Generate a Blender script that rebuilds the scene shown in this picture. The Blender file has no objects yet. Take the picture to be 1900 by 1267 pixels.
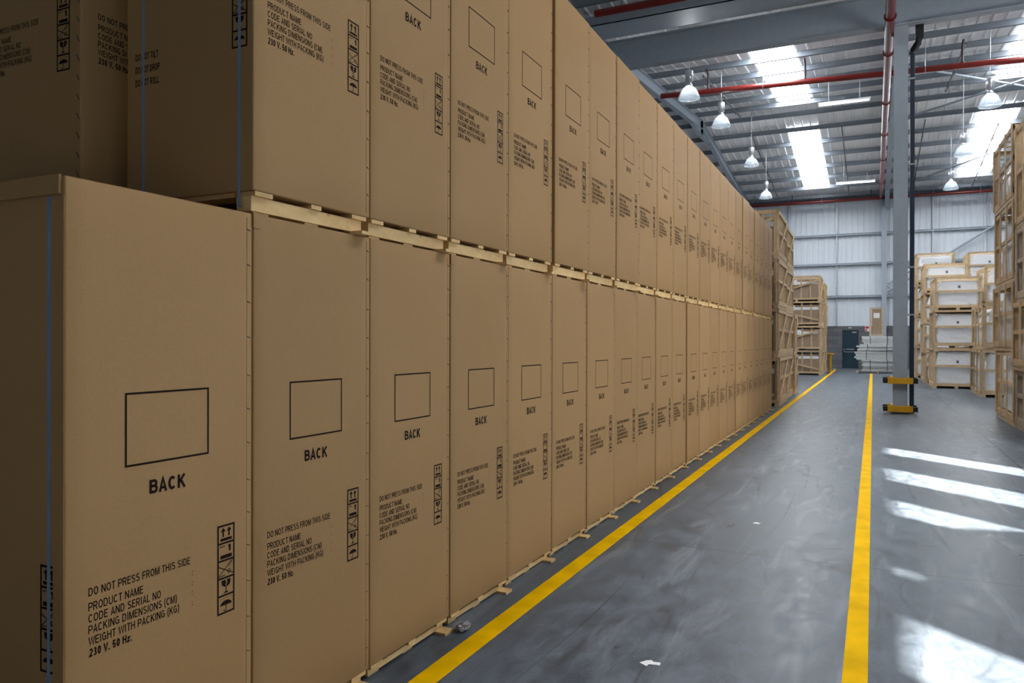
import bpy, bmesh, math, random
from mathutils import Vector, Matrix, noise

random.seed(7)
SC = bpy.context.scene
COL = SC.collection

# ------------------------------------------------------------------ camera
cam_d = bpy.data.cameras.new('camera')
cam = bpy.data.objects.new('camera', cam_d)
COL.objects.link(cam)
cam_d.sensor_width = 36.0
cam_d.lens = 1409.0 / 1900.0 * 36.0
cam_d.clip_end = 300
cam.location = (0, 0, 1.508)
cam.rotation_mode = 'XYZ'
_a, _b, _c = math.radians(25.43), math.radians(-0.07), math.radians(0.125)
cam.matrix_world = (Matrix.Translation((0, 0, 1.508)) @ Matrix.Rotation(_a, 4, 'Z')
                    @ Matrix.Rotation(math.pi / 2 + _b, 4, 'X') @ Matrix.Rotation(_c, 4, 'Z'))
SC.camera = cam

# ------------------------------------------------------------------ view, world, sun
SC.view_settings.view_transform = 'Standard'
SC.view_settings.look = 'None'
SC.view_settings.gamma = 1.0
SC.view_settings.use_curve_mapping = False
SC.view_settings.exposure = 1.0
SC.cycles.use_denoising = True
SC.cycles.max_bounces = 8
SC.cycles.diffuse_bounces = 5
SC.cycles.glossy_bounces = 4
SC.cycles.sample_clamp_indirect = 6.0

W = bpy.data.worlds.new('sky')
SC.world = W
W.use_nodes = True
W.node_tree.nodes['Background'].inputs['Color'].default_value = (0.62, 0.78, 1.0, 1)
W.node_tree.nodes['Background'].inputs['Strength'].default_value = 2.0

SUN_M, SUN_TAN = 0.91, 0.55            # horizontal direction towards the sun is (1, -SUN_M)
sun_d = bpy.data.lights.new('sun', 'SUN')
sun_d.energy = 32.0
sun_d.angle = math.radians(0.45)
sun_d.color = (1.0, 0.95, 0.86)
sun = bpy.data.objects.new('sun', sun_d)
COL.objects.link(sun)
_hl = math.hypot(1, SUN_M)
sun.rotation_euler = Vector((1, -SUN_M, SUN_TAN * _hl)).to_track_quat('Z', 'Y').to_euler()
sun.location = (20, -15, 20)

SKYLIGHT_POWER = 11.0

# added light in a made-up opening of the right wall, to brighten the cartons
FILL_GAP = (8.6, 13.6, 0.0, 4.4)             # y0, y1, z0, z1
dl = bpy.data.lights.new('side_fill_light', 'AREA')
dl.shape = 'RECTANGLE'
dl.size = FILL_GAP[1] - FILL_GAP[0] - 0.1
dl.size_y = FILL_GAP[3] - 0.1
dl.energy = 140.0
dl.color = (1.0, 0.97, 0.92)
dlo = bpy.data.objects.new('side_fill_light', dl)
COL.objects.link(dlo)
dlo.location = (9.05, (FILL_GAP[0] + FILL_GAP[1]) / 2, FILL_GAP[3] / 2)
dlo.rotation_euler = Vector((1, 0, 0)).to_track_quat('Z', 'Y').to_euler()


# ------------------------------------------------------------------ materials
def new_mat(name):
    m = bpy.data.materials.new(name)
    m.use_nodes = True
    nt = m.node_tree
    return m, nt, nt.nodes['Principled BSDF']


def nd(nt, t, **kw):
    n = nt.nodes.new(t)
    for k, v in kw.items():
        if k in n.inputs:
            n.inputs[k].default_value = v
        else:
            setattr(n, k, v)
    return n


def coords(nt, scale=(1, 1, 1), src='Object'):
    tc = nd(nt, 'ShaderNodeTexCoord')
    mp = nd(nt, 'ShaderNodeMapping')
    mp.inputs['Scale'].default_value = scale
    nt.links.new(tc.outputs[src], mp.inputs['Vector'])
    return mp.outputs['Vector']


def ramp(nt, fac, stops):
    r = nd(nt, 'ShaderNodeValToRGB')
    cr = r.color_ramp
    while len(cr.elements) < len(stops):
        cr.elements.new(0.5)
    for e, (p, c) in zip(cr.elements, stops):
        e.position = p
        e.color = (*c, 1) if len(c) == 3 else c
    nt.links.new(fac, r.inputs['Fac'])
    return r.outputs['Color']


def mix(nt, fac, a, b, blend='MIX'):
    n = nd(nt, 'ShaderNodeMix', data_type='RGBA', blend_type=blend)
    for sock, v in ((n.inputs[0], fac), (n.inputs[6], a), (n.inputs[7], b)):
        if isinstance(v, (int, float)):
            sock.default_value = v
        elif isinstance(v, tuple):
            sock.default_value = (*v, 1) if len(v) == 3 else v
        else:
            nt.links.new(v, sock)
    return n.outputs[2]


def plain(name, c, rough=0.5, metal=0.0, var=0.08, nscale=8.0, spec=0.5, bump=0.0, stretch=(1, 1, 1)):
    m, nt, p = new_mat(name)
    v = coords(nt, stretch)
    n = nd(nt, 'ShaderNodeTexNoise', Scale=nscale, Detail=4.0)
    nt.links.new(v, n.inputs['Vector'])
    lo = tuple(x * (1 - var) for x in c)
    hi = tuple(min(1, x * (1 + var)) for x in c)
    col = ramp(nt, n.outputs['Fac'], ((0.3, lo), (0.7, hi)))
    nt.links.new(col, p.inputs['Base Color'])
    p.inputs['Roughness'].default_value = rough
    p.inputs['Metallic'].default_value = metal
    p.inputs['Specular IOR Level'].default_value = spec
    if bump:
        b = nd(nt, 'ShaderNodeBump', Strength=bump, Distance=0.01)
        nt.links.new(n.outputs['Fac'], b.inputs['Height'])
        nt.links.new(b.outputs['Normal'], p.inputs['Normal'])
    return m


def cardboard():
    m, nt, p = new_mat('kraft_cardboard')
    v = coords(nt, (1, 1, 1))
    oi = nd(nt, 'ShaderNodeObjectInfo')
    n1 = nd(nt, 'ShaderNodeTexNoise', Scale=2.2, Detail=3.0)
    n2 = nd(nt, 'ShaderNodeTexNoise', Scale=160.0, Detail=2.0)
    nt.links.new(v, n1.inputs['Vector'])
    nt.links.new(v, n2.inputs['Vector'])
    base = ramp(nt, n1.outputs['Fac'], ((0.25, (0.405, 0.242, 0.103)), (0.75, (0.440, 0.266, 0.116))))
    base = mix(nt, 0.12, base, ramp(nt, n2.outputs['Fac'], ((0.35, (0.31, 0.18, 0.08)), (0.65, (0.52, 0.33, 0.16)))))
    tint = ramp(nt, oi.outputs['Random'], ((0.0, (0.90, 0.90, 0.90)), (1.0, (1.0, 1.0, 1.0))))
    base = mix(nt, 1.0, base, tint, 'MULTIPLY')
    nt.links.new(base, p.inputs['Base Color'])
    p.inputs['Roughness'].default_value = 0.50
    p.inputs['Specular IOR Level'].default_value = 0.12
    w = nd(nt, 'ShaderNodeTexWave', Scale=38.0, Distortion=0.4)
    w.bands_direction = 'Y'
    nt.links.new(v, w.inputs['Vector'])
    b = nd(nt, 'ShaderNodeBump', Strength=0.03, Distance=0.004)
    nt.links.new(w.outputs['Fac'], b.inputs['Height'])
    nt.links.new(b.outputs['Normal'], p.inputs['Normal'])
    return m


def wood(name, a, b, stretch=(3, 3, 3)):
    m, nt, p = new_mat(name)
    v = coords(nt, stretch)
    oi = nd(nt, 'ShaderNodeObjectInfo')
    n = nd(nt, 'ShaderNodeTexNoise', Scale=3.0, Detail=6.0, Distortion=1.2)
    nt.links.new(v, n.inputs['Vector'])
    kn = nd(nt, 'ShaderNodeTexVoronoi', Scale=2.3)
    nt.links.new(v, kn.inputs['Vector'])
    col = ramp(nt, n.outputs['Fac'], ((0.3, a), (0.7, b)))
    dark = ramp(nt, kn.outputs['Distance'], ((0.03, (0.35, 0.22, 0.12)), (0.12, (1, 1, 1))))
    col = mix(nt, 0.8, col, dark, 'MULTIPLY')
    tint = ramp(nt, oi.outputs['Random'], ((0.0, (0.82, 0.80, 0.78)), (1.0, (1.05, 1.03, 1.0))))
    col = mix(nt, 1.0, col, tint, 'MULTIPLY')
    nt.links.new(col, p.inputs['Base Color'])
    p.inputs['Roughness'].default_value = 0.65
    return m


def concrete():
    m, nt, p = new_mat('polished_concrete')
    v = coords(nt)
    vs = coords(nt, (2.2, 0.35, 1))
    L = nt.links.new
    big = nd(nt, 'ShaderNodeTexNoise', Scale=0.55, Detail=5.0)
    L(v, big.inputs['Vector'])
    fine = nd(nt, 'ShaderNodeTexNoise', Scale=7.0, Detail=9.0, Roughness=0.72, Distortion=0.5)
    vf = coords(nt, (1.0, 0.55, 1))
    L(vf, fine.inputs['Vector'])
    grit = nd(nt, 'ShaderNodeTexNoise', Scale=60.0, Detail=3.0)
    L(v, grit.inputs['Vector'])
    col = ramp(nt, big.outputs['Fac'], ((0.36, (0.062, 0.080, 0.102)), (0.64, (0.112, 0.138, 0.168))))
    col = mix(nt, 0.62, col, ramp(nt, fine.outputs['Fac'], ((0.38, (0.040, 0.052, 0.068)), (0.62, (0.146, 0.176, 0.212)))))
    # tyre scuffs: long curved dark streaks
    for sc_, rot, th, sy in ((1.1, 0.05, 0.010, 0.10), (0.8, -0.22, 0.008, 0.13), (1.5, 0.32, 0.011, 0.16), (0.9, 0.9, 0.006, 0.45), (2.2, -0.1, 0.014, 0.09)):
        mp = nd(nt, 'ShaderNodeMapping')
        mp.inputs['Rotation'].default_value = (0, 0, rot)
        mp.inputs['Scale'].default_value = (1.0, sy, 1)
        mp.inputs['Location'].default_value = (rot * 9, th * 300, 0)
        L(v, mp.inputs['Vector'])
        nz = nd(nt, 'ShaderNodeTexNoise', Scale=sc_, Detail=1.0, Distortion=0.3)
        L(mp.outputs['Vector'], nz.inputs['Vector'])
        ab = nd(nt, 'ShaderNodeMath', operation='SUBTRACT')
        L(nz.outputs['Fac'], ab.inputs[0])
        ab.inputs[1].default_value = 0.5
        ab2 = nd(nt, 'ShaderNodeMath', operation='ABSOLUTE')
        L(ab.outputs[0], ab2.inputs[0])
        line = ramp(nt, ab2.outputs[0], ((0.0, (1, 1, 1)), (th, (0, 0, 0))))
        bz = nd(nt, 'ShaderNodeTexNoise', Scale=1.3 + sc_, Detail=5.0, Roughness=0.65)
        L(mp.outputs['Vector'], bz.inputs['Vector'])
        brk = ramp(nt, bz.outputs['Fac'], ((0.50, (0, 0, 0)), (0.66, (1.0, 1.0, 1.0))))
        fac = mix(nt, 1.0, line, brk, 'MULTIPLY')
        col = mix(nt, fac, col, (0.040, 0.044, 0.052))
    # wiped paler smears along the driving direction
    sm = nd(nt, 'ShaderNodeTexNoise', Scale=2.4, Detail=6.0, Roughness=0.6, Distortion=0.8)
    L(vs, sm.inputs['Vector'])
    col = mix(nt, ramp(nt, sm.outputs['Fac'], ((0.54, (0, 0, 0)), (0.72, (0.55, 0.55, 0.55)))), col, (0.25, 0.28, 0.315))
    # saw-cut joints
    sep = nd(nt, 'ShaderNodeSeparateXYZ')
    L(v, sep.inputs[0])
    for axis, off, per in ((0, 1.6, 60.0), (1, 5.58, 9.5)):
        s1 = nd(nt, 'ShaderNodeMath', operation='SUBTRACT')
        L(sep.outputs[axis], s1.inputs[0])
        s1.inputs[1].default_value = off - per / 2
        md = nd(nt, 'ShaderNodeMath', operation='FLOORED_MODULO')
        L(s1.outputs[0], md.inputs[0])
        md.inputs[1].default_value = per
        s2 = nd(nt, 'ShaderNodeMath', operation='SUBTRACT')
        L(md.outputs[0], s2.inputs[0])
        s2.inputs[1].default_value = per / 2
        ab = nd(nt, 'ShaderNodeMath', operation='ABSOLUTE')
        L(s2.outputs[0], ab.inputs[0])
        lt = nd(nt, 'ShaderNodeMath', operation='LESS_THAN')
        L(ab.outputs[0], lt.inputs[0])
        lt.inputs[1].default_value = 0.005 if axis == 1 else 0.012
        col = mix(nt, lt.outputs[0], col, (0.04, 0.042, 0.046))
    L(col, p.inputs['Base Color'])
    rg = nd(nt, 'ShaderNodeMapRange')
    L(fine.outputs['Fac'], rg.inputs['Value'])
    rg.inputs['From Min'].default_value = 0.3
    rg.inputs['From Max'].default_value = 0.7
    rg.inputs['To Min'].default_value = 0.26
    rg.inputs['To Max'].default_value = 0.50
    L(rg.outputs[0], p.inputs['Roughness'])
    p.inputs['Specular IOR Level'].default_value = 0.20
    b = nd(nt, 'ShaderNodeBump', Strength=0.12, Distance=0.006)
    L(grit.outputs['Fac'], b.inputs['Height'])
    L(b.outputs['Normal'], p.inputs['Normal'])
    return m


def blockwork():
    m, nt, p = new_mat('grey_blockwork')
    tc = nd(nt, 'ShaderNodeTexCoord')
    mp = nd(nt, 'ShaderNodeMapping')
    mp.inputs['Rotation'].default_value = (math.radians(90), 0, 0)
    nt.links.new(tc.outputs['Object'], mp.inputs['Vector'])
    br = nd(nt, 'ShaderNodeTexBrick', Scale=1.0)
    br.inputs['Color1'].default_value = (0.10, 0.105, 0.115, 1)
    br.inputs['Color2'].default_value = (0.14, 0.145, 0.155, 1)
    br.inputs['Mortar'].default_value = (0.07, 0.072, 0.078, 1)
    br.inputs['Brick Width'].default_value = 0.45
    br.inputs['Row Height'].default_value = 0.225
    br.inputs['Mortar Size'].default_value = 0.008
    nt.links.new(mp.outputs['Vector'], br.inputs['Vector'])
    nt.links.new(br.outputs['Color'], p.inputs['Base Color'])
    p.inputs['Roughness'].default_value = 0.8
    return m


def emit(name, c, s):
    m, nt, p = new_mat(name)
    p.inputs['Base Color'].default_value = (*c, 1)
    p.inputs['Emission Color'].default_value = (*c, 1)
    p.inputs['Emission Strength'].default_value = s
    return m


def plastic_film():
    m, nt, p = new_mat('white_plastic_film')
    v = coords(nt)
    n = nd(nt, 'ShaderNodeTexNoise', Scale=2.6, Detail=5.0, Distortion=1.5)
    nt.links.new(v, n.inputs['Vector'])
    p.inputs['Base Color'].default_value = (0.86, 0.89, 0.93, 1)
    p.inputs['Roughness'].default_value = 0.20
    b = nd(nt, 'ShaderNodeBump', Strength=0.55, Distance=0.06)
    nt.links.new(n.outputs['Fac'], b.inputs['Height'])
    nt.links.new(b.outputs['Normal'], p.inputs['Normal'])
    return m


def acrylic():
    m, nt, p = new_mat('prismatic_acrylic')
    v = coords(nt)
    w = nd(nt, 'ShaderNodeTexWave', Scale=9.0)
    w.bands_direction = 'Z'
    nt.links.new(v, w.inputs['Vector'])
    b = nd(nt, 'ShaderNodeBump', Strength=0.2, Distance=0.01)
    nt.links.new(w.outputs['Fac'], b.inputs['Height'])
    nt.links.new(b.outputs['Normal'], p.inputs['Normal'])
    p.inputs['Base Color'].default_value = (0.09, 0.10, 0.11, 1)
    p.inputs['Specular IOR Level'].default_value = 0.9
    p.inputs['Roughness'].default_value = 0.10
    tr = nd(nt, 'ShaderNodeBsdfTransparent')
    tr.inputs['Color'].default_value = (0.94, 0.97, 1.0, 1)
    mx = nd(nt, 'ShaderNodeMixShader')
    mx.inputs[0].default_value = 0.33
    out = nt.nodes['Material Output']
    nt.links.new(tr.outputs[0], mx.inputs[1])
    nt.links.new(p.outputs[0], mx.inputs[2])
    nt.links.new(mx.outputs[0], out.inputs['Surface'])
    return m


M = {
    'card': cardboard(),
    'ink': plain('black_print_ink', (0.016, 0.008, 0.005), 0.7, var=0.2, nscale=40, spec=0.08),
    'staple': plain('carton_staple', (0.10, 0.065, 0.035), 0.5, 0.0),
    'pine': wood('pale_pine', (0.66, 0.43, 0.17), (0.82, 0.58, 0.27)),
    'pine_dark': wood('weathered_pine', (0.44, 0.37, 0.28), (0.58, 0.50, 0.39)),
    'pine_crate': wood('crate_pine', (0.56, 0.41, 0.24), (0.71, 0.54, 0.34)),
    'concrete': concrete(),
    'yellow_line': plain('yellow_floor_paint', (0.82, 0.47, 0.0), 0.6, var=0.14, nscale=5, spec=0.02),
    'yellow': plain('yellow_guard_paint', (0.62, 0.33, 0.005), 0.5),
    'black': plain('black_paint', (0.008, 0.008, 0.010), 0.5),
    'strap': plain('blue_strap', (0.20, 0.30, 0.48), 0.35),
    'blackstrap': plain('black_strap', (0.015, 0.017, 0.02), 0.4),
    'steel': plain('grey_painted_steel', (0.31, 0.365, 0.425), 0.45, var=0.05),
    'purlin': plain('grey_purlin_paint', (0.20, 0.23, 0.27), 0.45, var=0.05),
    'steel_dark': plain('slate_painted_steel', (0.10, 0.125, 0.155), 0.45, var=0.05),
    'galv': plain('galvanised_steel', (0.42, 0.45, 0.48), 0.38, 0.6, var=0.1),
    'red': plain('red_pipe_paint', (0.16, 0.013, 0.010), 0.3, var=0.08),
    'darkpipe': plain('dark_iron_pipe', (0.055, 0.030, 0.032), 0.4),
    'downpipe': plain('navy_downpipe', (0.012, 0.026, 0.052), 0.35),
    'roof': plain('white_roof_sheet', (0.86, 0.88, 0.90), 0.45, var=0.03, nscale=2),
    'clad': plain('white_wall_cladding', (0.62, 0.68, 0.745), 0.45, var=0.03, nscale=0.6),
    'block': blockwork(),
    'plaster': plain('grey_wall_sheet', (0.30, 0.31, 0.33), 0.6),
    'door': plain('navy_door_paint', (0.006, 0.030, 0.048), 0.4),
    'skylight': emit('daylit_rooflight', (0.96, 0.98, 1.0), SKYLIGHT_POWER),
    'tube': emit('lit_fluorescent_tube', (0.95, 0.98, 1.0), 1.6),
    'film': plastic_film(),
    'acrylic': acrylic(),
    'aluminium': plain('cast_aluminium', (0.62, 0.65, 0.68), 0.3, 0.7),
    'paper': plain('white_paper', (0.80, 0.82, 0.84), 0.6, var=0.03),
    'white_panel': plain('white_panel', (0.60, 0.65, 0.67), 0.4, var=0.08, nscale=3),
    'brown_load': plain('brown_carton_load', (0.34, 0.25, 0.17), 0.7, var=0.12, nscale=2),
    'white_paint': plain('white_paint', (0.75, 0.77, 0.80), 0.4),
    'red_sign': plain('red_sign', (0.60, 0.03, 0.03), 0.4),
    'sign_dark': plain('dark_sign', (0.03, 0.04, 0.035), 0.4),
    'wad': plain('crumpled_plastic', (0.30, 0.28, 0.30), 0.3, var=0.6, nscale=30),
    'window': plain('window_frame_paint', (0.2, 0.22, 0.24), 0.4),
}


# ------------------------------------------------------------------ mesh builder
class MB:
    def __init__(self):
        self.v, self.f, self.mi, self.mats, self.sm = [], [], [], [], []

    def slot(self, m):
        if m not in self.mats:
            self.mats.append(m)
        return self.mats.index(m)

    def add(self, verts, faces, m, smooth=False):
        o = len(self.v)
        k = self.slot(m)
        self.v += [tuple(p) for p in verts]
        for f in faces:
            self.f.append(tuple(i + o for i in f))
            self.mi.append(k)
            self.sm.append(smooth)
        return self

    def box(self, x0, x1, y0, y1, z0, z1, m):
        vs = [(x, y, z) for x in (x0, x1) for y in (y0, y1) for z in (z0, z1)]
        fs = [(0, 1, 3, 2), (4, 6, 7, 5), (0, 4, 5, 1), (2, 3, 7, 6), (0, 2, 6, 4), (1, 5, 7, 3)]
        return self.add(vs, fs, m)

    def bar(self, a, b, w, h, m, up=(0, 0, 1)):
        a, b = Vector(a), Vector(b)
        d = (b - a).normalized()
        u = Vector(up)
        if abs(d.dot(u)) > 0.98:
            u = Vector((0, 1, 0))
        s = d.cross(u).normalized()
        t = s.cross(d).normalized()
        vs = []
        for p in (a, b):
            for i, j in ((-1, -1), (1, -1), (1, 1), (-1, 1)):
                vs.append(p + s * (i * w / 2) + t * (j * h / 2))
        fs = [(3, 2, 1, 0), (4, 5, 6, 7)] + [(i, (i + 1) % 4, 4 + (i + 1) % 4, 4 + i) for i in range(4)]
        return self.add(vs, fs, m)

    def tube(self, pts, r, m, n=12, caps=True):
        pts = [Vector(p) for p in pts]
        rings = []
        prev = None
        for i, p in enumerate(pts):
            if i == 0:
                d = pts[1] - p
            elif i == len(pts) - 1:
                d = p - pts[i - 1]
            else:
                d = (pts[i + 1] - p).normalized() + (p - pts[i - 1]).normalized()
            d.normalize()
            u = Vector((0, 0, 1)) if abs(d.z) < 0.95 else Vector((0, 1, 0))
            s = d.cross(u).normalized()
            if prev is not None and s.dot(prev) < 0:
                s = -s
            prev = s
            t = s.cross(d)
            rings.append([p + s * (r * math.cos(2 * math.pi * k / n)) + t * (r * math.sin(2 * math.pi * k / n)) for k in range(n)])
        vs = [q for ring in rings for q in ring]
        fs = []
        for i in range(len(rings) - 1):
            for k in range(n):
                fs.append((i * n + k, i * n + (k + 1) % n, (i + 1) * n + (k + 1) % n, (i + 1) * n + k))
        self.add(vs, fs, m, True)
        if caps:
            self.add(rings[0], [tuple(range(n - 1, -1, -1))], m)
            self.add(rings[-1], [tuple(range(n))], m)
        return self

    def lathe(self, c, prof, m, n=24):
        c = Vector(c)
        vs, fs = [], []
        for r, z in prof:
            for k in range(n):
                a = 2 * math.pi * k / n
                vs.append(c + Vector((r * math.cos(a), r * math.sin(a), z)))
        for i in range(len(prof) - 1):
            for k in range(n):
                fs.append((i * n + k, i * n + (k + 1) % n, (i + 1) * n + (k + 1) % n, (i + 1) * n + k))
        return self.add(vs, fs, m, True)

    def prism(self, poly, axis, a, b, m):
        """poly in the plane across AXIS (0: (y,z), 1: (x,z), 2: (x,y)), extruded from a to b"""
        def P(p, t):
            q = list(p)
            q.insert(axis, t)
            return q
        n = len(poly)
        vs = [P(p, a) for p in poly] + [P(p, b) for p in poly]
        fs = [tuple(range(n - 1, -1, -1)), tuple(range(n, 2 * n))] + [(i, (i + 1) % n, n + (i + 1) % n, n + i) for i in range(n)]
        return self.add(vs, fs, m)

    def build(self, name, parent=None, loc=None, bevel=0.0, recalc=True):
        me = bpy.data.meshes.new(name)
        me.from_pydata(self.v, [], self.f)
        for m in self.mats:
            me.materials.append(M[m])
        me.polygons.foreach_set('material_index', self.mi)
        me.polygons.foreach_set('use_smooth', self.sm)
        if recalc:
            bm = bmesh.new()
            bm.from_mesh(me)
            bmesh.ops.recalc_face_normals(bm, faces=bm.faces)
            bm.to_mesh(me)
            bm.free()
        me.update()
        o = bpy.data.objects.new(name, me)
        COL.objects.link(o)
        if parent is not None:
            o.parent = parent
        if loc is not None:
            o.location = loc
        if bevel:
            bv = o.modifiers.new('bevel', 'BEVEL')
            bv.width = bevel
            bv.segments = 2
            bv.limit_method = 'ANGLE'
        return o


def tag(o, label, cat, group=None):
    o['label'] = label
    o['category'] = cat
    if group:
        o['group'] = group
    return o


def thing(name, label, cat, loc=(0, 0, 0), rz=0.0, group=None):
    o = bpy.data.objects.new(name, None)
    o.empty_display_size = 0.2
    COL.objects.link(o)
    o.location = loc
    o.rotation_euler = (0, 0, rz)
    return tag(o, label, cat, group)


def struct(o):
    o['kind'] = 'structure'
    return o


def copy_tree(o, parent=None):
    c = o.copy()
    COL.objects.link(c)
    if parent is not None:
        c.parent = parent
    for ch in list(o.children):
        copy_tree(ch, c)
    return c


ORD = ('first second third fourth fifth sixth seventh eighth ninth tenth eleventh twelfth thirteenth fourteenth fifteenth '
       'sixteenth seventeenth eighteenth nineteenth twentieth twenty-first twenty-second twenty-third twenty-fourth').split()

# ------------------------------------------------------------------ building shell
RIDGE, VALLEY, SLOPE = 11.0, 17.9, 0.095
FAR, BACK, XL, XR = 46.41, -10.6, -13.6, 9.0


def zr(y):
    return RIDGE - SLOPE * (abs(y - 32.15) if y > VALLEY else abs(y - 3.65))


b = MB()
b.box(XL, XR, BACK, FAR + 0.2, -0.2, 0.0, 'concrete')
struct(b.build('floor'))

# yellow walkway lines, in long painted runs
b = MB()
b.box(-1.848, -1.734, -2.5, 44.0, 0.0, 0.002, 'yellow_line')
struct(b.build('floor_line'))
b = MB()
b.box(-0.122, -0.018, -2.5, 39.2, 0.0, 0.002, 'yellow_line')
struct(b.build('floor_line'))


def roof_sheet(y0, y1, name):
    b = MB()
    p, xs = 0.333, []
    x = XL - 0.1
    while x < XR + 0.1:
        xs += [(x, 0.0), (x + 0.23, 0.0), (x + 0.255, -0.032), (x + 0.308, -0.032)]
        x += p
    vs, fs = [], []
    for (x, dz) in xs:
        vs += [(x, y0, zr(y0 + 1e-6 if y0 == VALLEY else y0) + dz), (x, y1, zr(y1) + dz)]
    for i in range(len(xs) - 1):
        fs.append((2 * i, 2 * i + 1, 2 * i + 3, 2 * i + 2))
    b.add(vs, fs, 'roof')
    # outer skin gives the roof its thickness
    b.add([(XL - .3, y0, zr(y0) + .1), (XR + .3, y0, zr(y0) + .1), (XR + .3, y1, zr(y1) + .1), (XL - .3, y1, zr(y1) + .1)], [(0, 1, 2, 3)], 'roof')
    return struct(b.build(name, recalc=False))


roof_sheet(VALLEY, 32.15, 'ceiling')
roof_sheet(32.15, FAR + 0.2, 'ceiling')
roof_sheet(3.65, VALLEY, 'ceiling')
roof_sheet(BACK - 0.2, 3.65, 'ceiling')

# rooflights: translucent sheets laid just under the metal sheets
n_win = 0


def rooflight(x0, x1, y0, y1):
    global n_win
    n_win += 1
    b = MB()
    vs, fs = [], []
    for dz in (-0.040, -0.055):
        for (x, y) in ((x0, y0), (x1, y0), (x1, y1), (x0, y1)):
            vs.append((x, y, zr(y) + dz))
    b.add(vs, [(0, 1, 2, 3), (7, 6, 5, 4), (0, 4, 5, 1), (1, 5, 6, 2), (2, 6, 7, 3), (3, 7, 4, 0)], 'skylight')
    struct(b.build('window_%d' % n_win))


for sx0, sx1 in ((-3.32, -2.20), (3.85, 5.02)):
    rooflight(sx0, sx1, 21.8, 31.3)
    rooflight(sx0, sx1, 34.9, 44.1)
    rooflight(sx0, sx1, 4.6, 12.4)  # unseen near-bay sheets, added to brighten the floor and column

# walls
b = MB()
b.box(XL - 0.2, XL, BACK, FAR, 0, 10.0, 'plaster')
struct(b.build('wall_left'))
b = MB()
b.prism([(XL, 0), (XR, 0), (XR, zr(BACK) + .1), (XL, zr(BACK) + .1)], 1, BACK - 0.2, BACK, 'plaster')
struct(b.build('wall_back'))

# right wall with high-level windows (ya, yb, sill at ya, sill at yb, head)
HEAD = 6.65
WIN = [(-10.3, -8.9, 2.0, 2.0, HEAD), (-4.27, -3.37, 5.0, 4.8, HEAD), (-2.70, -2.38, 6.60, 6.49, HEAD), (-0.72, 0.04, 6.36, 5.86, HEAD), (1.06, 2.01, 4.4, 4.4, HEAD), (3.22, 4.00, 4.4, 4.4, HEAD)]  # sills cut to the sun patches; first opening added to brighten carton ends
b = MB()
ys = BACK
for (ya, yb, s0, s1, hd) in WIN:
    b.box(XR, XR + 0.12, ys, ya, 0, 11.0, 'plaster')
    b.prism([(ya, 0), (yb, 0), (yb, s1), (ya, s0)], 0, XR, XR + 0.12, 'plaster')
    b.box(XR, XR + 0.12, ya, yb, hd, 11.0, 'plaster')
    ys = yb
b.box(XR, XR + 0.12, ys, FILL_GAP[0], 0, 11.0, 'plaster')
b.box(XR, XR + 0.12, FILL_GAP[0], FILL_GAP[1], FILL_GAP[3], 11.0, 'plaster')
b.box(XR, XR + 0.12, FILL_GAP[1], FAR, 0, 11.0, 'plaster')
struct(b.build('wall_right'))
# unseen slab outside, added to keep the sun out of the made-up opening
b = MB()
b.box(XR + 0.12, XR + 5.5, FILL_GAP[0] - 4.5, FILL_GAP[1] + 0.6, FILL_GAP[3] + 0.05, FILL_GAP[3] + 0.2, 'plaster')
struct(b.build('sun_block_slab'))
b = MB()
b.box(XR, XR + 14, BACK, FAR, -0.2, 0.0, 'plaster')
struct(b.build('yard_ground'))
# gable infill above left wall
b = MB()
b.box(XL - 0.2, XL, BACK, FAR, 10.0, 11.1, 'plaster')
struct(b.build('wall_left_upper'))

# far wall: block plinth with door opening, ribbed white cladding above
DX0, DX1, DH = -1.56, -0.73, 2.14
PL = 2.36
b = MB()
for (x0, x1, z0, z1) in ((XL, DX0, 0, PL), (DX1, XR, 0, PL), (DX0, DX1, DH, PL)):
    b.box(x0, x1, FAR, FAR + 0.2, z0, z1, 'block')
struct(b.build('wall_far_plinth'))
b = MB()
x, prof = XL, []
while x < XR:
    prof += [(x, 0), (x + 0.20, 0), (x + 0.22, 0.022), (x + 0.28, 0.022), (x + 0.30, 0)]
    x += 0.30
vs, fs = [], []
for (x, d) in prof:
    vs += [(x, FAR + 0.03 + d, PL), (x, FAR + 0.03 + d, 10.2)]
for i in range(len(prof) - 1):
    fs.append((2 * i, 2 * i + 1, 2 * i + 3, 2 * i + 2))
b.add(vs, fs, 'clad')
b.box(XL, XR, FAR + 0.1, FAR + 0.2, PL, 10.2, 'plaster')
struct(b.build('wall_far'))
b = MB()
b.box(XL, XR, FAR - 0.02, FAR + 0.03, 9.42, 10.1, 'steel_dark')
struct(b.build('trim_1'))
# sheeting rails
for z in (4.05, 5.86, 7.50):
    b = MB()
    b.box(XL, XR, FAR - 0.16, FAR + 0.02, z - 0.012, z + 0.012, 'galv')
    b.box(XL, XR, FAR - 0.16, FAR - 0.15, z - 0.10, z + 0.012, 'steel')
    struct(b.build('wall_beam'))
# wall posts
for x, w, m in ((0.53, 0.24, 'steel'), (-1.85, 0.07, 'galv'), (2.88, 0.07, 'galv'), (5.35, 0.07, 'galv'), (-4.4, 0.07, 'galv')):
    b = MB()
    if w > 0.1:
        b.box(x - w / 2, x + w / 2, FAR - 0.42, FAR - 0.40, 0, 9.6, m)
        b.box(x - w / 2, x + w / 2, FAR - 0.19, FAR - 0.17, 0, 9.6, m)
        b.box(x - 0.008, x + 0.008, FAR - 0.40, FAR - 0.19, 0, 9.6, m)
    else:
        b.box(x - w / 2, x + w / 2, FAR - 0.145, FAR - 0.03, PL, 9.5, m)
    struct(b.build('wall_column'))
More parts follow.
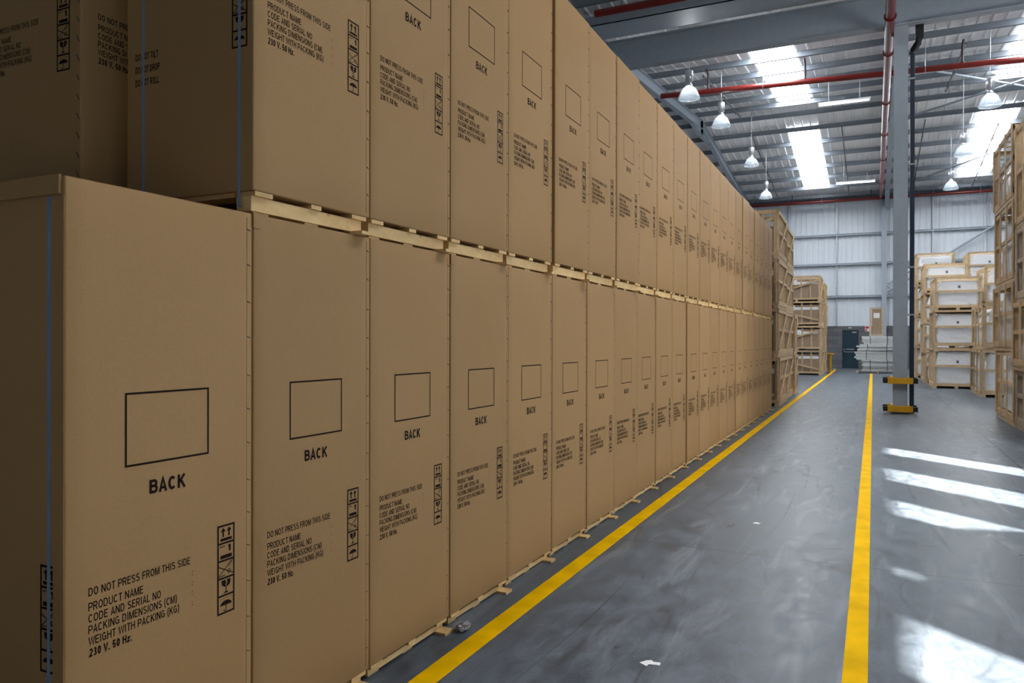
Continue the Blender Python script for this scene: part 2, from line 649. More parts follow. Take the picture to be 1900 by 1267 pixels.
# bracing on the far wall
for p, q, r in (((0.68, FAR - 0.3, 4.2), (5.95, FAR - 0.3, 7.72), 0.055), ((0.66, FAR - 0.3, 4.62), (1.9, FAR - 0.3, 5.35), 0.045), ((0.66, FAR - 0.3, 4.58), (1.25, FAR - 0.3, 4.08), 0.04)):
    b = MB()
    b.tube([p, q], r, 'steel', 10)
    struct(b.build('brace_beam'))

# door in the far wall
b = MB()
b.box(DX0 + 0.05, DX1 - 0.05, FAR + 0.02, FAR + 0.07, 0.0, DH - 0.05, 'door')
dr = struct(b.build('door_1'))
b = MB()
b.box(DX0, DX0 + 0.05, FAR - 0.01, FAR + 0.1, 0, DH, 'door')
b.box(DX1 - 0.05, DX1, FAR - 0.01, FAR + 0.1, 0, DH, 'door')
b.box(DX0, DX1, FAR - 0.01, FAR + 0.1, DH - 0.05, DH, 'door')
b.build('door_frame', dr)
b = MB()
b.box(DX0 + 0.18, DX1 - 0.22, FAR - 0.06, FAR - 0.03, 1.04, 1.09, 'galv')
b.box(DX0 + 0.10, DX1 - 0.12, FAR - 0.015, FAR + 0.02, 0.90, 0.93, 'galv')
b.box(DX0 + 0.08, DX0 + 0.12, FAR - 0.05, FAR + 0.02, 0.96, 1.10, 'galv')
b.box(DX0 + 0.18, DX0 + 0.22, FAR - 0.04, FAR + 0.02, 1.045, 1.085, 'galv')
b.box(DX1 - 0.26, DX1 - 0.22, FAR - 0.04, FAR + 0.02, 1.045, 1.085, 'galv')
b.build('push_bar', dr)
b = MB()
b.box(DX1 - 0.32, DX1 - 0.10, FAR - 0.05, FAR + 0.02, DH - 0.16, DH - 0.10, 'steel')
b.build('door_closer', dr)

# signs by the door
b = MB()
b.box(-1.42, -1.06, FAR - 0.012, FAR, 2.20, 2.32, 'sign_dark')
ex = tag(b.build('exit_sign'), 'small dark exit sign with pale symbols above the navy door', 'sign')
b = MB()
yy = FAR - 0.014
for (u0, u1, v0, v1) in ((-1.36, -1.33, 2.22, 2.30), (-1.24, -1.19, 2.22, 2.30), (-1.17, -1.14, 2.24, 2.30), (-1.12, -1.08, 2.22, 2.29)):
    MB().box(u0, u1, yy, yy + 0.003, v0, v1, 'white_paint').build('sign_symbol', ex)
b = MB()
b.box(-0.40, -0.19, FAR - 0.012, FAR, 2.06, 2.36, 'white_paint')
fs_ = tag(b.build('fire_sign'), 'small white and red sign on the plinth right of the navy door', 'sign')
MB().box(-0.38, -0.21, yy, yy + 0.003, 2.21, 2.34, 'red_sign').build('sign_symbol', fs_)
MB().box(-0.38, -0.30, yy, yy + 0.003, 2.08, 2.18, 'red_sign').build('sign_symbol', fs_)


# purlins: cold-formed sections along X
def purlin(y):
    b = MB()
    z = zr(y) - 0.06
    b.box(XL, XR, y - 0.003, y + 0.003, z - 0.20, z, 'purlin')
    b.box(XL, XR, y - 0.065, y + 0.003, z - 0.20, z - 0.194, 'purlin')
    b.box(XL, XR, y - 0.065, y - 0.059, z - 0.20, z - 0.18, 'purlin')
    b.box(XL, XR, y - 0.003, y + 0.065, z - 0.006, z, 'purlin')
    struct(b.build('roof_beam'))


for k in range(8):
    purlin(32.9 + 1.80 * k)
    purlin(31.4 - 1.80 * k)
for k in range(7):
    purlin(4.4 + 1.80 * k)
for k in range(6):
    purlin(2.9 - 2.0 * k)
purlin(17.1)


# rafters with apex haunch, along Y
def rafter(x):
    for (ya, yb) in ((VALLEY, 32.15), (32.15, FAR), (3.65, VALLEY), (BACK, 3.65)):
        e = 1e-4
        top = lambda y, s: zr(min(max(y, ya + e), yb - e)) - 0.265 - s
        b = MB()
        dep = 0.36
        za, zb = top(ya, 0), top(yb, 0)
        b.prism([(ya, za), (yb, zb), (yb, zb - dep), (ya, za - dep)], 0, x - 0.006, x + 0.006, 'steel')
        for o in (0, dep - 0.015):
            b.prism([(ya, za - o), (yb, zb - o), (yb, zb - o - 0.015), (ya, za - o - 0.015)], 0, x - 0.10, x + 0.10, 'steel')
        # haunches at both ends
        for (yh, sg, ln, dp) in ((ya, 1, 1.7 if ya in (32.15, 3.65) else 3.0, 0.28), (yb, -1, 1.7 if yb in (32.15, 3.65) else 3.0, 0.28)):
            y2 = yh + sg * ln
            b.prism([(yh, top(yh, dep)), (y2, top(y2, dep)), (yh, top(yh, dep + dp))], 0, x - 0.006, x + 0.006, 'steel')
            b.prism([(yh, top(yh, dep + dp)), (y2, top(y2, dep)), (y2, top(y2, dep + 0.015)), (yh, top(yh, dep + dp + 0.015))], 0, x - 0.10, x + 0.10, 'steel')
            b.box(x - 0.10, x + 0.10, yh - 0.008, yh + 0.008, top(yh, dep + dp + 0.02), top(yh, 0), 'steel')
        struct(b.build('rafter_beam'))


for x in (-6.55, 0.66, 7.85):
    rafter(x)

# valley beam and gutter
b = MB()
b.box(XL, XR, 17.895, 17.91, 8.14, 8.80, 'steel')
b.box(XL, XR, 17.78, 18.03, 8.12, 8.14, 'steel')
b.box(XL, XR, 17.78, 18.03, 8.80, 8.82, 'steel')
struct(b.build('valley_beam'))
b = MB()
b.box(XL, XR, 17.45, 18.35, 9.12, 9.14, 'steel')
b.box(XL, XR, 17.45, 17.47, 9.12, 9.36, 'steel')
b.box(XL, XR, 18.33, 18.35, 9.12, 9.36, 'steel')
struct(b.build('valley_gutter_beam'))
# short posts carry the rafters over the valley beam
for x in (-6.55, 7.85):
    b = MB()
    b.box(x - 0.10, x + 0.10, 17.80, 18.00, 8.82, 9.12, 'steel')
    struct(b.build('stub_column'))

# steel column standing on the walkway edge
CX, CY = 0.515, 17.84
b = MB()
b.box(CX - 0.135, CX + 0.135, CY, CY + 0.02, 0.02, 9.1, 'steel')
b.box(CX - 0.135, CX + 0.135, CY + 0.28, CY + 0.30, 0.02, 9.1, 'steel')
b.box(CX - 0.006, CX + 0.006, CY + 0.02, CY + 0.28, 0.02, 9.1, 'steel')
b.box(CX - 0.18, CX + 0.16, CY - 0.08, CY + 0.36, 0.0, 0.02, 'steel_dark')
struct(b.build('steel_column'))
# roof bracing tubes in the right-hand bay
for p, q in (((0.8, 34.4), (7.7, 26.5)), ((0.8, 26.5), (7.7, 34.6)), ((0.8, 44.5), (7.7, 36.0)), ((0.8, 19.0), (7.7, 25.5))):
    b = MB()
    b.tube([(p[0], p[1], zr(p[1]) - 0.38), (q[0], q[1], zr(q[1]) - 0.38)], 0.038, 'steel', 8)
    struct(b.build('brace_beam'))


# ------------------------------------------------------------------ cartons
CW, CD = 0.6985, 0.66         # width along the aisle, depth away from it
UP_PAL, LO_PAL = 0.085, 0.058
CH_LO, CH_UP = 1.903, 1.915
BULGE = 0.005


def bulge(y, z, H):
    u = max(-1, min(1, y / (CW / 2)))
    v = max(-1, min(1, (z - H / 2) / (H / 2)))
    return BULGE * (1 - u * u) * (1 - v * v * v * v)


def _arc(cx, cy, rx, ry, a0, a1, n=8):
    return [(cx + rx * math.cos(math.radians(a0 + (a1 - a0) * i / n)), cy + ry * math.sin(math.radians(a0 + (a1 - a0) * i / n))) for i in range(n + 1)]


# grotesque capitals as centre lines: name -> (advance, strokes), cap height 1
def _glyphs(t):
    h = t / 2
    T, B = 1 - h, h
    w = 0.66
    L, R = h, w - h
    m = w / 2
    bowl = lambda y0, y1, x: [(L, y1), (x - .16, y1)] + _arc(x - .16, (y0 + y1) / 2, .16, (y1 - y0) / 2, 90, -90)[1:] + [(L, y0)]
    O = _arc(m, .5, m - h, .5 - h, 90, 450, 20)
    C = _arc(m, .5, m - h, .5 - h, 42, 318, 16)
    S = _arc(m, .735, m - h - .03, .265 - h, 30, 270, 10) + _arc(m, .265, m - h, .265 - h + .0, 90, -150, 10)[1:]
    g = {
        'A': (.68, [[(.02 + h * .6, 0), (.34, 1 - h * .4), (.66 - h * .6, 0)], [(.15, .30), (.53, .30)]]),
        'B': (w, [[(L, 0), (L, 1)], bowl(.53, T, R - .01), bowl(B, .53, R + .02)]),
        'C': (.70, [C]),
        'D': (.70, [[(L, 0), (L, 1)], [(L, T), (R - .25, T)] + _arc(R - .25, .5, .25, .5 - h, 90, -90, 12)[1:] + [(L, B)]]),
        'E': (.60, [[(L, 0), (L, 1)], [(L, T), (.57, T)], [(L, .53), (.53, .53)], [(L, B), (.57, B)]]),
        'F': (.56, [[(L, 0), (L, 1)], [(L, T), (.55, T)], [(L, .50), (.50, .50)]]),
        'G': (.72, [C, [(R + .01, 0.04), (R + .01, .46)], [(m + .02, .46), (R + h, .46)]]),
        'H': (.70, [[(L, 0), (L, 1)], [(R + .03, 0), (R + .03, 1)], [(L, .53), (R + .03, .53)]]),
        'I': (.26, [[(.13, 0), (.13, 1)]]),
        'K': (.66, [[(L, 0), (L, 1)], [(.60, 1), (L, .38)], [(.27, .60), (.62, 0)]]),
        'L': (.54, [[(L, 0), (L, 1)], [(L, B), (.53, B)]]),
        'M': (.82, [[(L, 0), (L, 1)], [(.80 - h, 0), (.80 - h, 1)], [(L, 1), (.40, .05), (.80 - h, 1)]]),
        'N': (.70, [[(L, 0), (L, 1)], [(R + .02, 0), (R + .02, 1)], [(L, .98), (R + .02, .02)]]),
        'O': (.73, [_arc(.36, .5, .36 - h, .5 - h, 90, 450, 20)]),
        'P': (.63, [[(L, 0), (L, 1)], bowl(.45, T, R)]),
        'R': (.68, [[(L, 0), (L, 1)], bowl(.49, T, R - .01), [(.36, .48), (.58, 0)]]),
        'S': (.66, [S]),
        'T': (.60, [[(.30, 0), (.30, 1)], [(.02, T), (.58, T)]]),
        'U': (.70, [[(L, 1), (L, .30)] + _arc(m + .01, .30, m + .01 - h, .30 - h, 180, 360, 10)[1:] + [(R + .02, 1)]]),
        'V': (.64, [[(.03, 1), (.32, .05), (.61, 1)]]),
        'W': (.92, [[(.03, 1), (.24, .05), (.46, .95), (.68, .05), (.89, 1)]]),
        'X': (.64, [[(.04, 1), (.60, 0)], [(.04, 0), (.60, 1)]]),
        'Z': (.58, [[(.04, T), (.53, T), (.06, B), (.56, B)]]),
        'z': (.48, [[(.04, .70 - h), (.42, .70 - h), (.06, B), (.45, B)]]),
        '0': (.56, [_arc(.28, .5, .28 - h, .5 - h, 90, 450, 18)]),
        '1': (.56, [[(.33, 0), (.33, 1)], [(.10, .74), (.24, .80), (.33, .96)]]),
        '2': (.56, [_arc(.28, .70, .28 - h, .30 - h, 165, -30, 10) + [(.06, B), (.52, B)]]),
        '3': (.56, [_arc(.27, .74, .22 - h, .26 - h, 160, -90, 9) + _arc(.27, .265, .265 - h, .265 - h, 90, -160, 10)[1:]]),
        '5': (.56, [[(.48, T), (.12, T), (.08, .50)] + _arc(.27, .32, .265 - h, .32 - h, 120, -160, 12)]),
        '(': (.30, [_arc(.36, .42, .28, .66, 112, 248, 8)]),
        ')': (.30, [_arc(-.06, .42, .28, .66, 68, -68, 8)]),
        '.': (.26, [[(.13, 0), (.13, t * 1.05)]]),
        ' ': (.26, []),
    }
    return g


_gl = {}


def text_mesh(txt, t=0.135):
    """letters as flat ribbons of stroke width T, cap height 1"""
    if t not in _gl:
        _gl[t] = _glyphs(t)
    g = _gl[t]
    vs, fs = [], []
    x = 0.0
    for ch in txt:
        adv, strokes = g[ch]
        for st in strokes:
            st = [p for k, p in enumerate(st) if k == 0 or (abs(p[0] - st[k - 1][0]) + abs(p[1] - st[k - 1][1])) > 1e-5]
            closed = len(st) > 4 and abs(st[0][0] - st[-1][0]) + abs(st[0][1] - st[-1][1]) < 1e-4
            n = len(st)
            o = len(vs)
            for k, p in enumerate(st):
                a = st[k - 1] if k > 0 else (st[-2] if closed else None)
                c = st[k + 1] if k < n - 1 else (st[1] if closed else None)
                d1 = Vector((p[0] - a[0], p[1] - a[1])).normalized() if a else None
                d2 = Vector((c[0] - p[0], c[1] - p[1])).normalized() if c else None
                d = (d1 + d2) if d1 and d2 else (d1 or d2)
                if d.length < 0.05:
                    d = d1
                d = d.normalized()
                nn = Vector((-d.y, d.x))
                k_ = 1.0
                if d1 and d2:
                    k_ = min(2.2, 1.0 / max(0.3, nn.dot(Vector((-d1.y, d1.x)))))
                q = nn * (t / 2 * k_)
                vs += [(x + p[0] + q.x, p[1] + q.y), (x + p[0] - q.x, p[1] - q.y)]
            for k in range(n - 1):
                fs.append((o + 2 * k, o + 2 * k + 1, o + 2 * k + 3, o + 2 * k + 2))
        x += adv + 0.10
    return vs, fs


CAP = 1.0


class Print:
    """flat print gathered in face coordinates (u to the right, v up), later laid on a carton face"""
    def __init__(self):
        self.v, self.f = [], []

    def poly(self, pts):
        o = len(self.v)
        self.v += [tuple(p) for p in pts]
        self.f.append(tuple(range(o, o + len(pts))))

    def rect(self, u0, u1, v0, v1):
        self.poly([(u0, v0), (u1, v0), (u1, v1), (u0, v1)])

    def line(self, a, c, w):
        d = Vector((c[0] - a[0], c[1] - a[1])).normalized()
        n = Vector((-d.y, d.x)) * (w / 2)
        self.poly([(a[0] - n.x, a[1] - n.y), (c[0] - n.x, c[1] - n.y), (c[0] + n.x, c[1] + n.y), (a[0] + n.x, a[1] + n.y)])

    def frame(self, u0, u1, v0, v1, t):
        k = 6
        for i in range(k):
            a, c = u0 + (u1 - u0) * i / k, u0 + (u1 - u0) * (i + 1) / k
            self.rect(a, c, v0, v0 + t)
            self.rect(a, c, v1 - t, v1)
            a, c = v0 + (v1 - v0) * i / k, v0 + (v1 - v0) * (i + 1) / k
            self.rect(u0, u0 + t, a, c)
            self.rect(u1 - t, u1, a, c)

    def disc(self, u, v, ru, rv, a0=0, a1=360, n=16):
        pts = [(u + ru * math.cos(math.radians(a0 + (a1 - a0) * i / n)), v + rv * math.sin(math.radians(a0 + (a1 - a0) * i / n))) for i in range(n + (0 if a1 - a0 == 360 else 1))]
        self.poly(pts)

    def ring(self, u, v, r, t, a0=0, a1=360, n=12):
        for i in range(n):
            p = [math.radians(a0 + (a1 - a0) * k / n) for k in (i, i + 1)]
            self.poly([(u + q * math.cos(a), v + q * math.sin(a)) for q, a in ((r, p[0]), (r, p[1]), (r - t, p[1]), (r - t, p[0]))])

    def text(self, s, u, v, width, cap, t=0.135):
        vs, fs = text_mesh(s, t)
        x0, x1 = min(p[0] for p in vs), max(p[0] for p in vs)
        sx = width / (x1 - x0)
        o = len(self.v)
        self.v += [(u + (p[0] - x0) * sx, v + p[1] * cap) for p in vs]
        self.f += [tuple(i + o for i in f) for f in fs]

    def strip(self, u0, v0, w=0.078, h=0.305):
        t = 0.0065
        self.frame(u0, u0 + w, v0, v0 + h, t)
        c = (h - t) / 5
        for k in range(1, 5):
            self.rect(u0 + t, u0 + w - t, v0 + k * c, v0 + k * c + t)
        m = u0 + w / 2
        y = lambda k: v0 + k * c + t
        ch = c - t
        # umbrella with rain
        b_ = y(0)
        self.disc(m, b_ + ch * 0.42, w * 0.33, ch * 0.30, 0, 180, 12)
        self.rect(m - 0.0016, m + 0.0016, b_ + ch * 0.14, b_ + ch * 0.45)
        self.ring(m - 0.005, b_ + ch * 0.15, 0.0066, 0.003, 180, 360, 6)
        for q in (-0.3, -0.15, 0.0, 0.15, 0.3):
            self.line((m + q * w, b_ + ch * 0.80), (m + q * w + 0.004, b_ + ch * 0.93), 0.0016)
        # cracked glass
        b_ = y(1)
        self.poly([(m - w * .27, b_ + ch * .92), (m - w * .24, b_ + ch * .62), (m - w * .10, b_ + ch * .48), (m + w * .0, b_ + ch * .47), (m - w * .03, b_ + ch * .66), (m + w * .02, b_ + ch * .75), (m - w * .05, b_ + ch * .92)])
        self.poly([(m + w * .03, b_ + ch * .92), (m + w * .09, b_ + ch * .74), (m + w * .03, b_ + ch * .64), (m + w * .03, b_ + ch * .47), (m + w * .12, b_ + ch * .48), (m + w * .24, b_ + ch * .62), (m + w * .27, b_ + ch * .92)])
        self.rect(m - 0.002, m + 0.002, b_ + ch * .12, b_ + ch * .50)
        self.poly([(m - w * .17, b_ + ch * .07), (m + w * .17, b_ + ch * .07), (m + w * .04, b_ + ch * .18), (m - w * .04, b_ + ch * .18)])
        # crossed-out hook
        b_ = y(2)
        self.line((u0 + t, b_ + ch * .72), (u0 + w - t, b_ + ch * .10), 0.0032)
        self.line((u0 + t, b_ + ch * .10), (u0 + w * .80, b_ + ch * .95), 0.0028)
        self.line((u0 + w * .62, b_ + ch * .60), (u0 + w * .9, b_ + ch * .97), 0.0026)
        self.ring(u0 + w * .68, b_ + ch * .30, w * .10, 0.0028, 0, 360, 10)
        self.line((u0 + w * .12, b_ + ch * .06), (u0 + w * .45, b_ + ch * .12), 0.0028)
        # stacking limit
        b_ = y(3)
        self.rect(m - w * .33, m + w * .33, b_ + ch * .06, b_ + ch * .30)
        self.text('MAX', u0 + w * .15, b_ + ch * .80, w * .28, ch * .12, 0.2)
        self.text('1', m + w * .10, b_ + ch * .48, w * .17, ch * .42, 0.26)
        # this way up
        b_ = y(4)
        self.rect(m - w * .33, m + w * .33, b_ + ch * .08, b_ + ch * .26)
        for q in (-0.17, 0.17):
            a = m + q * w
            self.rect(a - w * .045, a + w * .045, b_ + ch * .34, b_ + ch * .70)
            self.poly([(a - w * .14, b_ + ch * .68), (a + w * .14, b_ + ch * .68), (a, b_ + ch * .94)])


front = Print()
U0 = -CW / 2
front.frame(U0 + .184, U0 + .499, 1.070, 1.292, 0.0065)
front.text('BACK', U0 + .268, 0.977, .136, .043, 0.20)
for s, wd, v, bd in (('DO NOT PRESS FROM THIS SIDE', .352, .722, 0), ('PRODUCT NAME', .176, .680, 0), ('CODE AND SERIAL NO', .240, .647, 0),
                     ('PACKING DIMENSIONS (CM)', .300, .615, 0), ('WEIGHT WITH PACKING (KG)', .309, .582, 0), ('230 V. 50 Hz.', .138, .549, 0.010)):
    front.text(s, U0 + .070, v, wd, .0238, 0.21 if bd else 0.15)
for v in (.680, .647, .615, .582):
    for q in (.003, .013):
        front.rect(U0 + .4295, U0 + .4325, v + q, v + q + .003)
front.strip(U0 + .537, 0.513)

end = Print()        # u runs from the back of the carton to its front
E1 = CD / 2
end.strip(E1 - .102, 0.52, 0.075, 0.300)
for s, wd, v in (('DO NOT TILT', .126, .553), ('DO NOT DROP', .135, .503), ('DO NOT ROLL', .132, .452)):
    end.text(s, E1 - .61, v, wd, .027, 0.18)


def carton_mesh(H, name, long_end=False):
    bm = bmesh.new()
    bmesh.ops.create_cube(bm, size=1.0)
    for v in bm.verts:
        v.co = Vector((v.co.x * CD, v.co.y * CW, (v.co.z + 0.5) * H))
    bmesh.ops.bevel(bm, geom=list(bm.edges), offset=0.006, segments=2, profile=0.5, affect='EDGES')
    for k in range(1, 10):
        g = list(bm.verts) + list(bm.edges) + list(bm.faces)
        bmesh.ops.bisect_plane(bm, geom=g, plane_co=(0, -CW / 2 + CW * k / 10, 0), plane_no=(0, 1, 0))
    for k in range(1, 12):
        g = list(bm.verts) + list(bm.edges) + list(bm.faces)
        bmesh.ops.bisect_plane(bm, geom=g, plane_co=(0, 0, H * k / 12), plane_no=(0, 0, 1))
    for v in bm.verts:
        if v.co.x > CD / 2 - 1e-4:
            v.co.x += bulge(v.co.y, v.co.z, H)
    bmesh.ops.recalc_face_normals(bm, faces=bm.faces)
    for f in bm.faces:
        f.smooth = abs(f.normal.x) > 0.9
    me = bpy.data.meshes.new(name)
    bm.to_mesh(me)
    bm.free()
    b = MB()
    b.slot('card')
    b.v = [tuple(v.co) for v in me.vertices]
    b.f = [tuple(p.vertices) for p in me.polygons]
    b.sm = [p.use_smooth for p in me.polygons]
    b.mi = [0] * len(b.f)
    bpy.data.meshes.remove(me)
    # print on the aisle face (+X) and on the near end (-Y)
    b.add([(CD / 2 + bulge(u, v, H) + 0.0007, u, v) for u, v in front.v], front.f, 'ink')
    if long_end:
        sh = CD / 2 - 0.065 - (U0 + .615)
        b.add([(u + sh, -CW / 2 - 0.0007, v) for u, v in front.v], front.f, 'ink')
    else:
        b.add([(u, -CW / 2 - 0.0007, v) for u, v in end.v], end.f, 'ink')
    # staples down the glued joint by the far edge
    z = 0.10
    rr = random.Random(3)
    while z < H - 0.05:
        y = CW / 2 - 0.017
        for dz in (0.0,):
            x = CD / 2 + 0.0015
            b.bar((x, y - 0.007, z + 0.002), (x, y + 0.006, z - 0.003), 0.003, 0.0035, 'staple', (1, 0, 0))
        z += 0.125 + rr.uniform(-0.01, 0.01)
    # the overlapping joint flap
    b.box(CD / 2 - 0.004, CD / 2 + 0.0012, CW / 2 - 0.0265, CW / 2 - 0.0255, 0.02, H - 0.02, 'staple')
    return b


def carton(H, pal):
    t = thing('appliance_carton', '', 'box')
    body = carton_mesh(H, 'carton_body').build('carton_body', t, (0, 0, pal), recalc=False)
    # pallet: bearers, with deck boards and skids as its pieces
    sk, dk = 0.014, 0.017
    pb = MB()
    for x in (CD / 2 - 0.055, 0.0, -CD / 2 + 0.055):
        pb.box(x - 0.035, x + 0.035, -CW / 2 + 0.012, CW / 2 - 0.035, sk, pal - dk, 'pine')
    p = pb.build('pallet', t)
    for y, w in ((-CW / 2 + 0.06, 0.09), (0.0, 0.06), (CW / 2 - 0.07, 0.10)):
        MB().box(-CD / 2 + 0.01, CD / 2 - 0.004, y - w / 2, y + w / 2, pal - dk, pal, 'pine').build('deck_board', p)
    for y, ex in ((-CW / 2 + 0.07, -0.03), (0.0, -0.03), (CW / 2 - 0.075, 0.045)):
        MB().box(-CD / 2 + 0.01, CD / 2 + ex, y - 0.04, y + 0.04, 0.0, sk, 'pine').build('skid_board', p)
    return t


def add_straps(t, H, pal):
    for x in (CD / 2 - 0.065, CD / 2 - 0.565):
        b = MB()
        o, w = 0.0016, 0.0065
        z0, z1 = 0.030, pal + H
        y0, y1 = -CW / 2, CW / 2
        b.box(x - w, x + w, y0 - o, y0 - 0.0001, z0, z1 + o, 'strap')
        b.box(x - w, x + w, y1 + 0.0001, y1 + o, z0, z1 + o, 'strap')
        b.box(x - w, x + w, y0 - o, y1 + o, z1 + 0.0001, z1 + o, 'strap')
        b.box(x - w, x + w, y0 - o, y1 + o, z0 - 0.001, z0, 'strap')
        # heat-sealed overlap
        b.box(x - w * 1.1, x + w * 1.1, y0 - 2.4 * o, y0 - o, pal + 0.46 if x > 0 else pal + 0.36, pal + 0.51 if x > 0 else pal + 0.42, 'strap')
        b.build('strap', t)


def add_flap(t, H, pal):
    b = MB()
    b.box(-CD / 2, CD / 2 - 0.012, -CW / 2 - 0.009, -CW / 2 - 0.0002, pal + H - 0.052, pal + H + 0.003, 'card')
    b.build('top_flap', t, bevel=0.002)
    b = MB()
    b.box(CD / 2 - 0.046, CD / 2 - 0.001, -CW / 2 - 0.0016, -CW / 2 - 0.0001, pal + 0.01, pal + H - 0.056, 'card')
    b.build('corner_guard', t)


FX = -2.007
proto_lo = carton(CH_LO, LO_PAL)
proto_up = carton(CH_UP, UP_PAL)
rj = random.Random(11)
LZ = LO_PAL + CH_LO
NL, NU = 23, 22
STEP_LO = {8: -0.012, 9: -0.010, 10: -0.012, 13: -0.006, 16: 0.008}
STEP_UP = {4: 0.014, 5: 0.012, 6: 0.013, 16: 0.012, 18: 0.01}
for i in range(NL):
    o = proto_lo if i == 0 else copy_tree(proto_lo)
    o.location = (FX - CD / 2 + rj.uniform(-.003, .003) + STEP_LO.get(i, 0), 1.3535 + 0.704 * (i + 0.5) + rj.uniform(-.0015, .0015), 0)
    o.rotation_euler = (0, 0, math.radians(rj.uniform(-.06, .06)))
    if i == 0:
        lab = 'tall brown carton at the near end of the lower tier, blue strap by its corner'
    elif i == NL - 1:
        lab = 'last brown carton of the lower tier, beside the tall wooden crates'
    else:
        lab = 'tall brown carton in the lower tier, %s from the near end' % ORD[i]
    tag(o, lab, 'box', 'cartons in the lower tier')
for i in range(NU):
    o = proto_up if i == 0 else copy_tree(proto_up)
    o.location = (FX - CD / 2 + rj.uniform(-.003, .003) + STEP_UP.get(i, 0), 2.0565 + 0.704 * (i + 0.5) + rj.uniform(-.0015, .0015), LZ + 0.0005)
    o.rotation_euler = (0, 0, math.radians(rj.uniform(-.06, .06)))
    if i == 0:
        lab = 'brown carton at the near end of the upper tier, two blue straps on its end'
    elif i == NU - 1:
        lab = 'last brown carton of the upper tier, beside the tall wooden crates'
    else:
        lab = 'brown carton on a pallet in the upper tier, %s from the near end' % ORD[i]
    tag(o, lab, 'box', 'cartons in the upper tier')
# loose corner protectors caught under the upper pallets
for o in [q for q in COL.objects if q.name.startswith('appliance_carton') and q.location.z < 0.1]:
    i = round((o.location.y - 1.3535) / 0.704 - 0.5)
    if i in (1, 3):
        b = MB()
        z1 = LO_PAL + CH_LO
        b.box(CD / 2 + .0012, CD / 2 + .004, -CW / 2 - .004, -CW / 2 + .034, z1 - .05, z1 + .002, 'card')
        b.box(CD / 2 - .03, CD / 2 + .004, -CW / 2 - .004, -CW / 2 - .0012, z1 - .05, z1 + .002, 'card')
        b.build('corner_protector', o)
# second row behind
back_lo = copy_tree(proto_lo)
back_lo.location = (-2.76 - CD / 2, 1.93 + CW / 2, 0)
back_lo.rotation_euler = (0, 0, 0)
tag(back_lo, 'brown carton in the back row, under the shaded carton at the far left', 'box', 'cartons in the back row')
back_up = copy_tree(proto_up)
back_up.location = (-2.76 - CD / 2, 1.93 + CW / 2, LZ + 0.0005)
back_up.rotation_euler = (0, 0, 0)
for o in back_up.children:
    if o.name.startswith('carton_body'):
        q = carton_mesh(CH_UP, 'carton_body', True)
        z = 0.10
        while z < CH_UP - 0.05:
            q.bar((CD / 2 - .024, -CW / 2 - .001, z + .012), (CD / 2 - .008, -CW / 2 - .001, z - .012), .004, .003, 'staple', (0, 1, 0))
            z += 0.075
        n = q.build('carton_body', back_up, (0, 0, UP_PAL), recalc=False)
        bpy.data.objects.remove(o)
        break
tag(back_up, 'shaded brown carton in the back row behind the upper tier', 'box', 'cartons in the back row')
add_straps(proto_lo, CH_LO, LO_PAL)
add_flap(proto_lo, CH_LO, LO_PAL)
add_straps(proto_up, CH_UP, UP_PAL)


